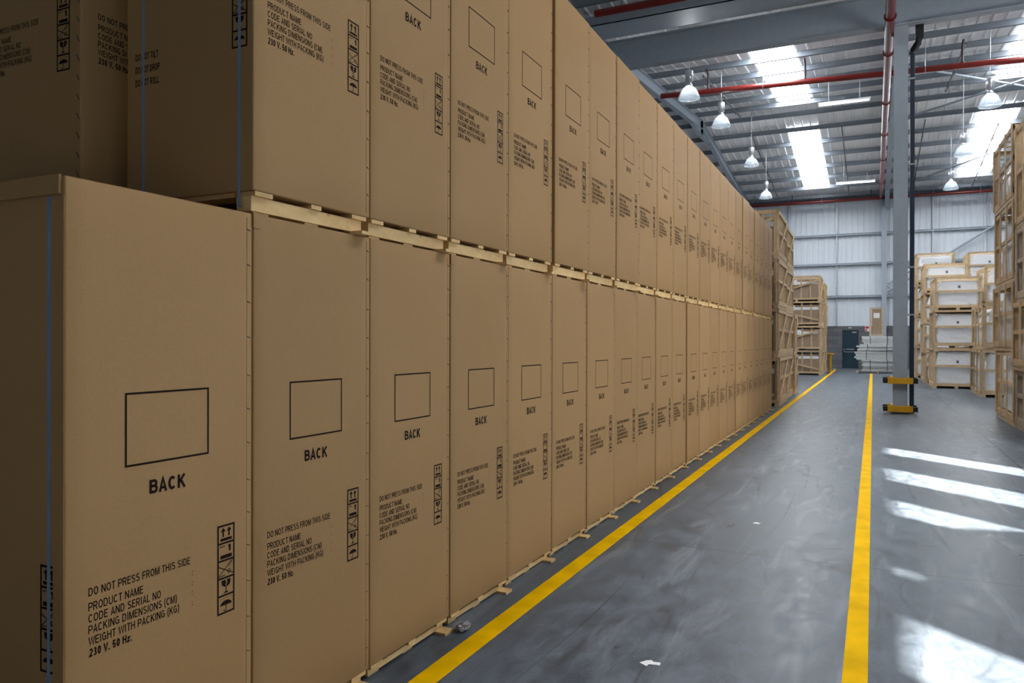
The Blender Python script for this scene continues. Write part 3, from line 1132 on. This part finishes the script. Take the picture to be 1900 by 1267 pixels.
# ------------------------------------------------------------------ wooden crates
def crate(w, d, h, style, label, loc, rz=0.0, group=None, seed=0):
    """crate with its front towards -Y: w along X, d along Y; origin at the middle of its base"""
    r = random.Random(seed)
    t = thing('wooden_crate', label, 'crate', loc, rz, group)
    mt = {'white': 'pine_crate', 'slat': 'pine_crate', 'brown': 'pine_crate', 'grey': 'pine_dark'}[style]
    x0, x1, y0, y1 = -w / 2, w / 2, -d / 2, d / 2
    pw, pt, fz = 0.09, 0.035, 0.10
    # base with feet
    b = MB()
    for x in (x0 + .06, 0, x1 - .06):
        b.box(x - .05, x + .05, y0, y1, 0, fz - 0.03, mt)
    b.box(x0, x1, y0, y1, fz - 0.03, fz, mt)
    b.build('crate_base', t)
    top = h

    def face(name, pts_h, pts_v, fixed, axis, diag=None, outer=False):
        """rails at heights pts_h and posts at positions pts_v; the face lies across AXIS at FIXED=(outer, inner)"""
        b = MB()
        lo, hi = (x0, x1) if axis == 1 else (y0, y1)
        o, i = fixed
        s = 1 if i > o else -1
        for (za, zb) in pts_h:
            if axis == 1:
                b.box(lo, hi, min(o, o + s * pt), max(o, o + s * pt), za, zb, mt)
            else:
                b.box(min(o, o + s * pt), max(o, o + s * pt), lo, hi, za, zb, mt)
        q0, q1 = (o + s * pt, o + s * pt * 1.7) if not outer else (o - s * .022, o)
        for (c, wd) in pts_v:
            if axis == 1:
                b.box(c - wd / 2, c + wd / 2, min(q0, q1), max(q0, q1), fz, top - 0.01, mt)
            else:
                b.box(min(q0, q1), max(q0, q1), c - wd / 2, c + wd / 2, fz, top - 0.01, mt)
        if diag:
            a, c = diag
            q = o - s * 0.012
            if axis == 1:
                b.bar((a[0], q, a[1]), (c[0], q, c[1]), 0.024, 0.07, mt)
            else:
                b.bar((q, a[0], a[1]), (q, c[0], c[1]), 0.024, 0.07, mt)
        b.build(name, t)

    rails2 = [(fz, fz + .09), (top - .09, top - .01)] if style != 'white' else [(fz, fz + .06), (top - .065, top - .01)]
    mid = [(fz + (top - fz) * .52 - .035, fz + (top - fz) * .52 + .035)]
    if style == 'white':
        face('front_frame', rails2 + mid, [(x0 + .04, .075), (x1 - .04, .075)], (y0, y0 + 1), 1)
        sp = [(y0 + .05 + (d - .10) * k / 4, .08) for k in range(5)]
        face('side_frame', rails2, sp, (x0, x0 + 1), 0)
        face('side_frame', rails2, sp, (x1, x1 - 1), 0)
        face('back_frame', rails2 + mid, [(x0 + .05, .09), (0, .08), (x1 - .05, .09)], (y1, y1 - 1), 1)
    elif style in ('slat', 'grey'):
        nv = max(3, int(round(w / .45)) + 1)
        sp = [(x0 + .05 + (w - .10) * k / (nv - 1), .085) for k in range(nv)]
        face('front_frame', rails2 + mid, sp, (y0, y0 + 1), 1)
        nv = max(4, int(round(d / .72)) + 1)
        sp = [(y0 + .05 + (d - .10) * k / (nv - 1), .085) for k in range(nv)]
        face('side_frame', rails2 + mid, sp, (x0, x0 + 1), 0, outer=True)
        face('side_frame', rails2 + mid, sp, (x1, x1 - 1), 0)
        face('back_frame', rails2 + mid, [(x0 + .05, .09), (0, .08), (x1 - .05, .09)], (y1, y1 - 1), 1)
    else:
        nv = 6
        sp = [(x0 + .05 + (w - .10) * k / (nv - 1), .06 if 0 < k < nv - 1 else .12) for k in range(nv)]
        dg = ((x0 + .3, top - .45), (x1 - .12, fz + .15)) if seed % 2 == 0 else ((x0 + .3, fz + .3), (x1 - .12, top - .2))
        face('front_frame', [(fz, fz + .05), (top - .08, top - .01)], sp, (y0, y0 + 1), 1, dg)
        sp = [(y0 + .05 + (d - .10) * k / 7, .15) for k in range(8)]
        face('side_frame', rails2 + mid, sp, (x1, x1 - 1), 0, ((y0 + .1, fz + .1), (y1 - .1, top - .1)))
        face('side_frame', rails2 + mid, sp, (x0, x0 + 1), 0)
        face('back_frame', rails2, [(x0 + .05, .09), (x1 - .05, .09)], (y1, y1 - 1), 1)
    # lid boards
    b = MB()
    nb = max(3, int(d / .45))
    for k in range(nb + 1):
        y = y0 + .05 + (d - .10) * k / nb
        b.box(x0, x1, y - .05, y + .05, top - .022, top, mt)
    b.build('lid_frame', t)
    # the load
    lw, ld = (w / 2 - .075, d / 2 - .075) if style == 'white' else (w / 2 - .10, d / 2 - .10)
    zt = top - (.12 if style != 'brown' else .16)
    if style in ('white', 'slat', 'grey'):
        bm = bmesh.new()
        bmesh.ops.create_cube(bm, size=1.0)
        bmesh.ops.subdivide_edges(bm, edges=list(bm.edges), cuts=9, use_grid_fill=True)
        cut = r.uniform(.10, .30)
        for v in bm.verts:
            c = v.co
            px, py, pz = c.x * 2 * lw, c.y * 2 * ld, fz + (c.z + .5) * (zt - fz)
            # the film slopes in towards the top at one side and sags between the corners
            k = max(0.0, c.z)
            px += (cut * k * 1.2 if c.x < 0 else -cut * .15 * k) * abs(c.x) * 2
            n = noise.noise_vector(Vector((px * 2.1 + seed * 3.7, py * 2.1, pz * 2.1)))
            v.co = Vector((px, py, pz)) + Vector((n.x * .022, n.y * .03, (n.z * .03 if 0.45 > c.z > -0.45 else -abs(n.z) * .04 * (c.z > 0))))
        me = bpy.data.meshes.new('wrapped_load')
        for f in bm.faces:
            f.smooth = True
        bm.to_mesh(me)
        bm.free()
        me.materials.append(M['film'])
        o = bpy.data.objects.new('wrapped_load', me)
        COL.objects.link(o)
        o.parent = t
        if style == 'white':
            MB().box(.0, .07, y0 + .022, y0 + .026, fz + (top - fz) * .5 + .12, fz + (top - fz) * .5 + .20, 'steel_dark').build('fragile_mark', t)
    else:
        b = MB()
        b.box(-lw, lw, -ld, ld, fz, zt, 'brown_load')
        b.box(-lw + .08, lw - .02, -ld - .003, -ld, zt - .22, zt - .10, 'film')
        b.build('carton_load', t, bevel=.012)
        y = y0 - .004
        MB().box(-.40 + (seed % 3) * .12, -.10 + (seed % 3) * .12, y, y + .003, top - .40, top - .18, 'paper').build('paper_label', t)
    return t


LV = ('bottom', 'second', 'third', 'top')


def stack(xc, yc, w, d, tiers, style, where, group, rz=0.0, seed=0):
    z = 0.0
    for k, h in enumerate(tiers):
        lvl = ('only' if len(tiers) == 1 else 'bottom' if k == 0 else 'top' if k == len(tiers) - 1 else ('middle' if len(tiers) == 3 else ('second-lowest' if k == 1 else 'second-highest')))
        st = style[k] if isinstance(style, (list, tuple)) else style
        look = {'white': 'pine crate of white-wrapped goods', 'slat': 'slatted pine crate',
                'grey': 'weathered slatted crate', 'brown': 'braced pine crate of brown cartons'}[st]
        j = random.Random(seed * 31 + k)
        crate(w, d, h, st, '%s, %s %s' % (look, lvl, where), (xc + j.uniform(-.03, .03), yc + j.uniform(-.03, .03), z + 0.0005 * k), rz + j.uniform(-.008, .008), group, seed * 7 + k)
        z += h + 0.0005


# left, beyond the cartons
stack(-1.98 - .80, 18.50 + 1.0, 1.60, 2.0, (1.13, 1.14, 1.15, 1.14), 'brown', 'in the tall stack next to the cartons', 'crates beside the cartons', 0, 2)
stack(-2.02 - .80, 20.58 + 1.0, 1.60, 2.0, (1.12, 1.14, 1.13, 1.10), 'brown', 'in the second tall stack past the cartons', 'crates beside the cartons', 0, 5)
stack(-1.99 - .60, 22.62 + .55, 1.20, 1.05, (1.13, 1.12), 'brown', 'in the short stack behind the tall stacks', 'crates beside the cartons', 0, 9)
stack(-2.09 - 1.0, 36.4 + 1.0, 2.0, 2.0, (1.10, 1.10, 1.10, 1.14), 'brown', 'in the stack near the navy door', 'crates near the door', 0, 4)
stack(-2.05 - 1.0, 38.55 + 1.0, 2.0, 1.9, (1.10, 1.10, 1.10, 0.95), 'brown', 'in the stack behind the one near the door', 'crates near the door', 0, 6)
# right, white-wrapped loads
stack(1.78 + .66, 28.04 + 1.05, 1.32, 2.1, (1.30, 1.22, 1.06), 'white', 'in the front stack right of the column', 'white-wrapped crates', 0, 1)
stack(3.22 + .70, 28.6 + 1.05, 1.40, 2.1, (1.34, 1.30, 1.30), 'white', 'in the stack right of the front stack', 'white-wrapped crates', 0, 3)
stack(1.66 + .70, 31.4 + 1.05, 1.40, 2.1, (1.10, 1.10, 1.08, 1.04), 'white', 'in the stack just behind the front stack', 'white-wrapped crates', 0, 8)
stack(1.62 + .72, 36.0 + 1.05, 1.44, 2.1, (1.30, 1.30, 1.30, 1.28), 'white', 'in the rear stack by the far wall', 'white-wrapped crates', 0, 12)
stack(3.50 + .72, 36.0 + 1.05, 1.44, 2.1, (1.30, 1.30, 1.30, 1.26), 'white', 'in the rear right stack by the far wall', 'white-wrapped crates', 0, 13)
stack(2.66 + .70, 24.1 + 1.2, 1.40, 2.4, (1.30, 1.24), 'slat', 'in the low stack at the right aisle edge', 'slatted crates', 0, 14)
# right, nearest stacks
stack(2.24 + .62, 15.85 + 1.15, 1.24, 2.30, (1.33, 1.25, 1.45, 1.32), 'slat', 'in the tall near stack on the right', 'slatted crates', 0, 16)
stack(2.24 + .62, 13.45 + 1.15, 1.24, 2.30, (1.02, 1.16, 1.28, 1.75), ('grey', 'slat', 'grey', 'slat'), 'in the nearest stack at the right edge', 'slatted crates', 0, 18)


# ------------------------------------------------------------------ white panel bundles on a pallet, with a tall crate on top
def pallet(w, d, loc, label, rz=0):
    t = thing('pallet', label, 'pallet', loc, rz)
    b = MB()
    for x in (-w / 2 + .06, 0, w / 2 - .06):
        b.box(x - .05, x + .05, -d / 2, d / 2, 0, .085, 'pine_dark')
    b.build('bearer', t)
    n = 6
    for k in range(n):
        y = -d / 2 + .06 + (d - .12) * k / (n - 1)
        MB().box(-w / 2, w / 2, y - .055, y + .055, .085, .105, 'pine_dark').build('deck_board', t)
    return t


def bundle(x, y, z, w, d, n, label, seed, step=0.075):
    t = thing('panel_bundle', label, 'panels', (x, y, z), 0, 'white panel bundles')
    r = random.Random(seed)
    for k in range(n):
        a, c = r.uniform(-.16, .02), r.uniform(-.05, .05)
        e = r.uniform(-.14, .03)
        MB().box(-w / 2 - a * 1, w / 2 + e, -d / 2 + c, d / 2 + c, k * step, (k + 1) * step - .006, 'white_panel').build('panel', t, bevel=.004)
    H = n * step
    for sx in (-w * .22, w * .25):
        b = MB()
        b.box(sx - .012, sx + .012, -d / 2 - .062, -d / 2 - .058, 0, H, 'blackstrap')
        b.box(sx - .012, sx + .012, -d / 2 - .062, d / 2 + .062, H - .005, H, 'blackstrap')
        b.box(sx - .012, sx + .012, d / 2 + .058, d / 2 + .062, 0, H, 'blackstrap')
        b.build('strap', t)
    return H


pallet(1.9, 1.1, (0.20, 40.4, 0), 'worn timber pallet under the bundles of white panels')
z = .106
for k, (n, w, lab) in enumerate(((7, 1.55, 'bottom bundle of white panels strapped on the pallet by the door'), (6, 1.85, 'middle bundle of white panels, wider than the one under it'),
                                 (4, 1.75, 'thin bundle of white panels below the topmost bundle'), (5, 1.55, 'topmost bundle of white panels, under the tall narrow crate'))):
    z += bundle(0.22 - (w - 1.55) * .35, 40.4, z, w, 1.0, n, lab, 40 + k) + .0005
t = thing('tall_narrow_crate', 'tall narrow brown crate with a white paper on the panel stack', 'crate', (0.15, 40.35, z))
b = MB()
b.box(-.20, .20, -.20, .20, .02, 1.30, 'brown_load')
b.build('carton_load', t, bevel=.01)
for sx in (-.265, .265):
    b = MB()
    b.box(sx - .045, sx + .045, -.25, -.21, 0, 1.36, 'pine_dark')
    b.box(sx - .045, sx + .045, .21, .25, 0, 1.36, 'pine_dark')
    for zz in (.05, .65, 1.28):
        b.box(sx - .02, sx + .02, -.21, .21, zz, zz + .08, 'pine_dark')
    b.build('side_frame', t)
b = MB()
for zz in (0.0, 1.28):
    for yy_ in (-.24, .24):
        b.box(-.22, .22, yy_ - .012, yy_ + .012, zz, zz + .08, 'pine_dark')
b.build('cross_rail', t)
MB().box(-.13, .13, -.206, -.2005, .86, 1.10, 'paper').build('paper_label', t)

# yellow bollard at the end of the walkway
t = thing('yellow_bollard', 'yellow steel post at the far left end of the walkway', 'bollard', (-1.93, 41.0, 0))
MB().box(-.13, .13, -.13, .13, 0, .02, 'yellow').build('base_plate', t)
MB().tube([(0, 0, .02), (0, 0, .84)], .075, 'yellow', 14).build('post', t)
MB().box(-.17, .17, -.11, .11, .84, .92, 'yellow').build('cap', t, bevel=.01)


# ------------------------------------------------------------------ column guards
def guard(z, label):
    t = thing('column_guard', label, 'guard', (CX, CY + .15, z), 0, 'guards around the steel column')
    for s in (-1, 1):
        b = MB()
        y = s * .27
        b.box(-.235, .235, y - .03, y + .03, 0, .125, 'yellow')
        b.build('plank', t, bevel=.004)
    for sx in (-1, 1):
        b = MB()
        b.box(sx * .154 - .018, sx * .154 + .018, -.24, .24, .02, .145, 'yellow')
        b.build('side_plank', t, bevel=.004)
        for s in (-1, 1):
            b = MB()
            a, c = sorted((sx * .236, sx * .325))
            b.box(a, c, s * .27 - .028, s * .27 + .028, .012, .112, 'black')
            o = b.build('end_block', t, bevel=.004)
    return t


guard(.625, 'upper yellow guard with black ends around the grey steel column')
guard(.040, 'lower yellow guard with black ends at the foot of the column')

# downpipe beside the column
t = thing('downpipe', 'dark downpipe running down the right side of the steel column', 'pipe', (CX + .217, CY + .17, 0))
MB().box(-.040, .045, -.05, .05, 0.0, 7.55, 'downpipe').build('lower_pipe', t, bevel=.01)
MB().tube([(0, 0, 7.54), (.02, 0, 7.62), (.10, 0, 7.75), (.13, 0, 7.86)], .07, 'black', 12).build('elbow', t)
MB().box(.05, .21, -.07, .07, 7.84, 8.95, 'black').build('upper_pipe', t, bevel=.015)
for z in (2.05, 3.05, 5.2, 7.0):
    MB().box(-.072, .055, -.06, .06, z, z + .035, 'galv').build('bracket', t)


# ------------------------------------------------------------------ sprinkler pipes
def main_pipe(p, q, r, label, drops, hangers):
    t = thing('sprinkler_pipe', label, 'pipe', (0, 0, 0), 0, 'red sprinkler mains')
    MB().tube([p, q], r, 'red', 16).build('pipe_run', t)
    p, q = Vector(p), Vector(q)
    for k in drops:
        c = p + (q - p) * k
        b = MB()
        b.tube([c + Vector((0, 0, r * .6)), c + Vector((0, 0, .55)), c + Vector((0, -.25, .62))], .03, 'darkpipe', 8)
        b.lathe(c + Vector((0, 0, .08)), [(.0, .02), (.055, .02), (.055, -.02), (.0, -.02)], 'darkpipe', 10)
        b.build('riser', t)
    for k in hangers:
        c = p + (q - p) * k
        b = MB()
        top = zr(c.y) - .2
        b.tube([c + Vector((0, 0, r)), Vector((c.x, c.y, top))], .012, 'galv', 6)
        ring = [c + Vector((0, (r + .008) * math.cos(a * math.pi / 8), (r + .008) * math.sin(a * math.pi / 8))) for a in range(17)]
        b.tube(ring, .008, 'galv', 6)
        b.build('hanger', t)
    return t


main_pipe((-5.9, 16.9, 9.16), (8.8, 16.9, 9.10), .085, 'red sprinkler main crossing in front of the valley beam', (.14, .32, .6), (.2, .5, .8))
main_pipe((-6.2, 24.2, 9.40), (8.8, 24.2, 8.86), .085, 'red sprinkler main crossing the roof behind the valley beam', (.10, .29, .56, .70), (.21, .5, .85))
main_pipe((-6.6, 45.5, 9.28), (8.8, 45.5, 9.20), .085, 'red sprinkler main along the top of the far wall', (.16, .42, .81), (.26, .45, .55, .75))

t = thing('ceiling_pipe', 'thick red pipe running overhead along the walkway left of the column', 'pipe')
PA, PB = Vector((0.24, -3.0, 7.07)), Vector((0.37, 45.38, 9.30))
MB().tube([PA, PB], .09, 'red', 18).build('pipe_run', t)
for y in (5.0, 12.0, 16.9, 19.3, 24.0, 28.5, 33.5, 40.0):
    b = MB()
    c = PA + (PB - PA) * ((y + 3.0) / 48.38)
    ring = [(c.x + .105 * math.cos(a * math.pi / 8), y, c.z + .105 * math.sin(a * math.pi / 8)) for a in range(17)]
    b.tube(ring, .016, 'red', 6)
    b.tube([(c.x, y, c.z + .10), (c.x, y, zr(y) - .02)], .012, 'galv', 6)
    b.build('pipe_clamp', t)


def branch(x, y0, y1, dz, label, heads=3):
    t = thing('sprinkler_branch', label, 'pipe', (0, 0, 0), 0, 'thin dark sprinkler branches')
    pts = [(x, y0 + (y1 - y0) * k / 8, zr(y0 + (y1 - y0) * k / 8) - dz) for k in range(9)]
    MB().tube(pts, .024, 'darkpipe', 8).build('pipe_run', t)
    for k in range(heads):
        y = y0 + (y1 - y0) * (k + .5) / heads
        b = MB()
        z = zr(y) - dz
        b.lathe((x, y, z), [(.0, .07), (.02, .07), (.03, .03), (.012, .0), (.012, -.10), (.04, -.11), (.0, -.115)], 'darkpipe', 8)
        b.build('sprinkler_head', t)
    return t


branch(-4.79, 34.0, 44.9, .34, 'thin dark sprinkler branch running down the far roof slope near the cartons')
branch(-1.20, 34.4, 44.9, .34, 'thin dark sprinkler branch on the far slope just right of the bright rooflight')
branch(1.87, 34.7, 44.9, .34, 'thin dark sprinkler branch on the far slope right of the column')
branch(4.54, 36.0, 45.0, .34, 'thin dark sprinkler branch passing under the right-hand rooflight')
branch(-4.9, 24.4, 32.0, .34, 'thin dark sprinkler branch on the near slope above the high-bay lamps')
branch(2.3, 24.4, 31.0, .5, 'thin dark sprinkler branch hanging right of the column behind the red main')
branch(-4.75, 13.2, 16.75, .42, 'short dark sprinkler stub in front of the valley beam on the left')
branch(-1.15, 13.4, 16.75, .42, 'short dark sprinkler stub in front of the valley beam, left of the column')
branch(2.05, 13.4, 16.75, .42, 'short dark sprinkler stub at the top right, in front of the valley beam')


# ------------------------------------------------------------------ lamps
ROOF_FILL_W = 45.0


def high_bay(loc, label):
    t = thing('high_bay_lamp', label, 'lamp', loc, 0, 'high-bay lamps under the roof')
    x, y, z = loc
    top = zr(y) + .02 - z
    b = MB()
    b.lathe((0, 0, 0), [(.285, -.02), (.30, .0), (.27, .06), (.235, .15), (.19, .24), (.13, .30), (.085, .33), (.08, .32), (.125, .29), (.183, .235), (.228, .145), (.262, .06), (.285, .0), (.285, -.02)], 'acrylic', 28)
    b.build('reflector', t)
    b = MB()
    b.lathe((0, 0, 0), [(.0, -.012), (.28, -.012), (.28, -.004), (.0, -.004)], 'acrylic', 28)
    b.build('lens', t)
    b = MB()
    b.lathe((0, 0, 0), [(.0, .32), (.09, .32), (.09, .36), (.06, .38), (.06, .44), (.10, .45), (.105, .72), (.09, .74), (.0, .74)], 'aluminium', 20)
    b.build('ballast_housing', t)
    b = MB()
    b.lathe((0, 0, 0), [(.0, .24), (.035, .26), (.03, .33), (.0, .33)], 'white_paint', 14)
    b.build('bulb', t)
    pl = bpy.data.lights.new('roof_fill', 'POINT')  # added inside the unlit lamp to brighten the roof sheets
    pl.energy = ROOF_FILL_W
    pl.shadow_soft_size = 0.06
    pl.color = (1.0, 0.98, 0.94)
    po = bpy.data.objects.new('roof_fill', pl)
    COL.objects.link(po)
    po.parent = t
    po.location = (0, 0, 0.17)
    b = MB()
    b.tube([(0, 0, .74), (0, 0, top)], .010, 'galv', 6)
    ring = [(.03 * math.cos(a * math.pi / 6), 0, .775 + .03 * math.sin(a * math.pi / 6)) for a in range(13)]
    b.tube(ring, .006, 'galv', 5)
    b.build('hook', t)
    return t


high_bay((-4.50, 20.55, 8.05), 'high-bay lamp nearest the valley beam, partly behind the red pipe')
high_bay((-4.35, 24.5, 8.30), 'high-bay lamp above the cartons, second from the valley beam')
high_bay((-4.45, 31.8, 8.58), 'high-bay lamp above the cartons, third from the valley beam')
high_bay((-4.50, 36.8, 8.14), 'high-bay lamp above the cartons, nearest the far wall')
high_bay((2.90, 24.6, 8.02), 'largest high-bay lamp at the right, below the red pipe')
high_bay((2.80, 30.4, 7.95), 'high-bay lamp in front of the right-hand rooflight')
high_bay((2.95, 36.9, 7.95), 'small high-bay lamp at the right, nearest the far wall')
high_bay((4.95, 21.0, 8.30), 'high-bay lamp cut by the right edge of the picture')


def batten(x0, x1, y, z, label):
    t = thing('batten_light', label, 'lamp', ((x0 + x1) / 2, y, z), 0, 'fluorescent battens')
    w = (x1 - x0) / 2
    MB().box(-w, w, -.05, .05, .05, .11, 'white_paint').build('housing', t)
    MB().tube([(-w + .03, 0, .02), (w - .03, 0, .02)], .028, 'tube', 10).build('tube', t)
    b = MB()
    for s in (-1, 1):
        b.box(s * (w - .02) - .02, s * (w - .02) + .02, -.035, .035, -.015, .05, 'white_paint')
    b.build('lamp_holder', t)
    b = MB()
    for s in (-.6, .6):
        b.tube([(w * s, 0, .11), (w * s, 0, zr(y) + .02 - z)], .007, 'galv', 5)
    b.build('suspension_wire', t)


batten(-1.70, -0.10, 27.9, 9.52, 'white fluorescent batten on the near roof slope left of the column')
batten(-1.62, 0.08, 39.6, 9.02, 'white fluorescent batten on the far roof slope above the door')

# ------------------------------------------------------------------ scraps on the floor
b = MB()
b.prism([(-.045, -.02), (-.005, -.045), (.0, -.02), (.05, -.012), (.045, .02), (.012, .015), (.0, .03), (-.02, .018)], 2, 0.0005, 0.002, 'paper')
tag(b.build('paper_scrap', None, (-0.94, 3.49, 0)), 'torn white paper scrap on the floor between the yellow lines', 'scrap')
b = MB()
b.prism([(-.03, -.02), (.02, -.028), (.035, .01), (-.01, .026)], 2, 0.0005, 0.002, 'paper')
tag(b.build('paper_scrap', None, (-0.87, 6.55, 0)), 'tiny white paper fleck farther along the grey floor', 'scrap')
bm = bmesh.new()
bmesh.ops.create_icosphere(bm, subdivisions=4, radius=1.0)
for v in bm.verts:
    n = noise.noise_vector(v.co * 2.3)
    n2 = noise.noise_vector(v.co * 6.0 + Vector((3, 1, 7)))
    k = 1 + n.x * .5 + n2.y * .25
    v.co = Vector((v.co.x * .034, v.co.y * .046, max(-.02, v.co.z * .020))) * k
zmin = min(v.co.z for v in bm.verts)
for v in bm.verts:
    v.co.z -= zmin
me = bpy.data.meshes.new('plastic_wad')
bm.to_mesh(me)
bm.free()
me.materials.append(M['wad'])
o = bpy.data.objects.new('plastic_wad', me)
COL.objects.link(o)
o.location = (-1.925, 3.46, 0)
tag(o, 'crumpled grey plastic wad on the floor against the third carton', 'scrap')
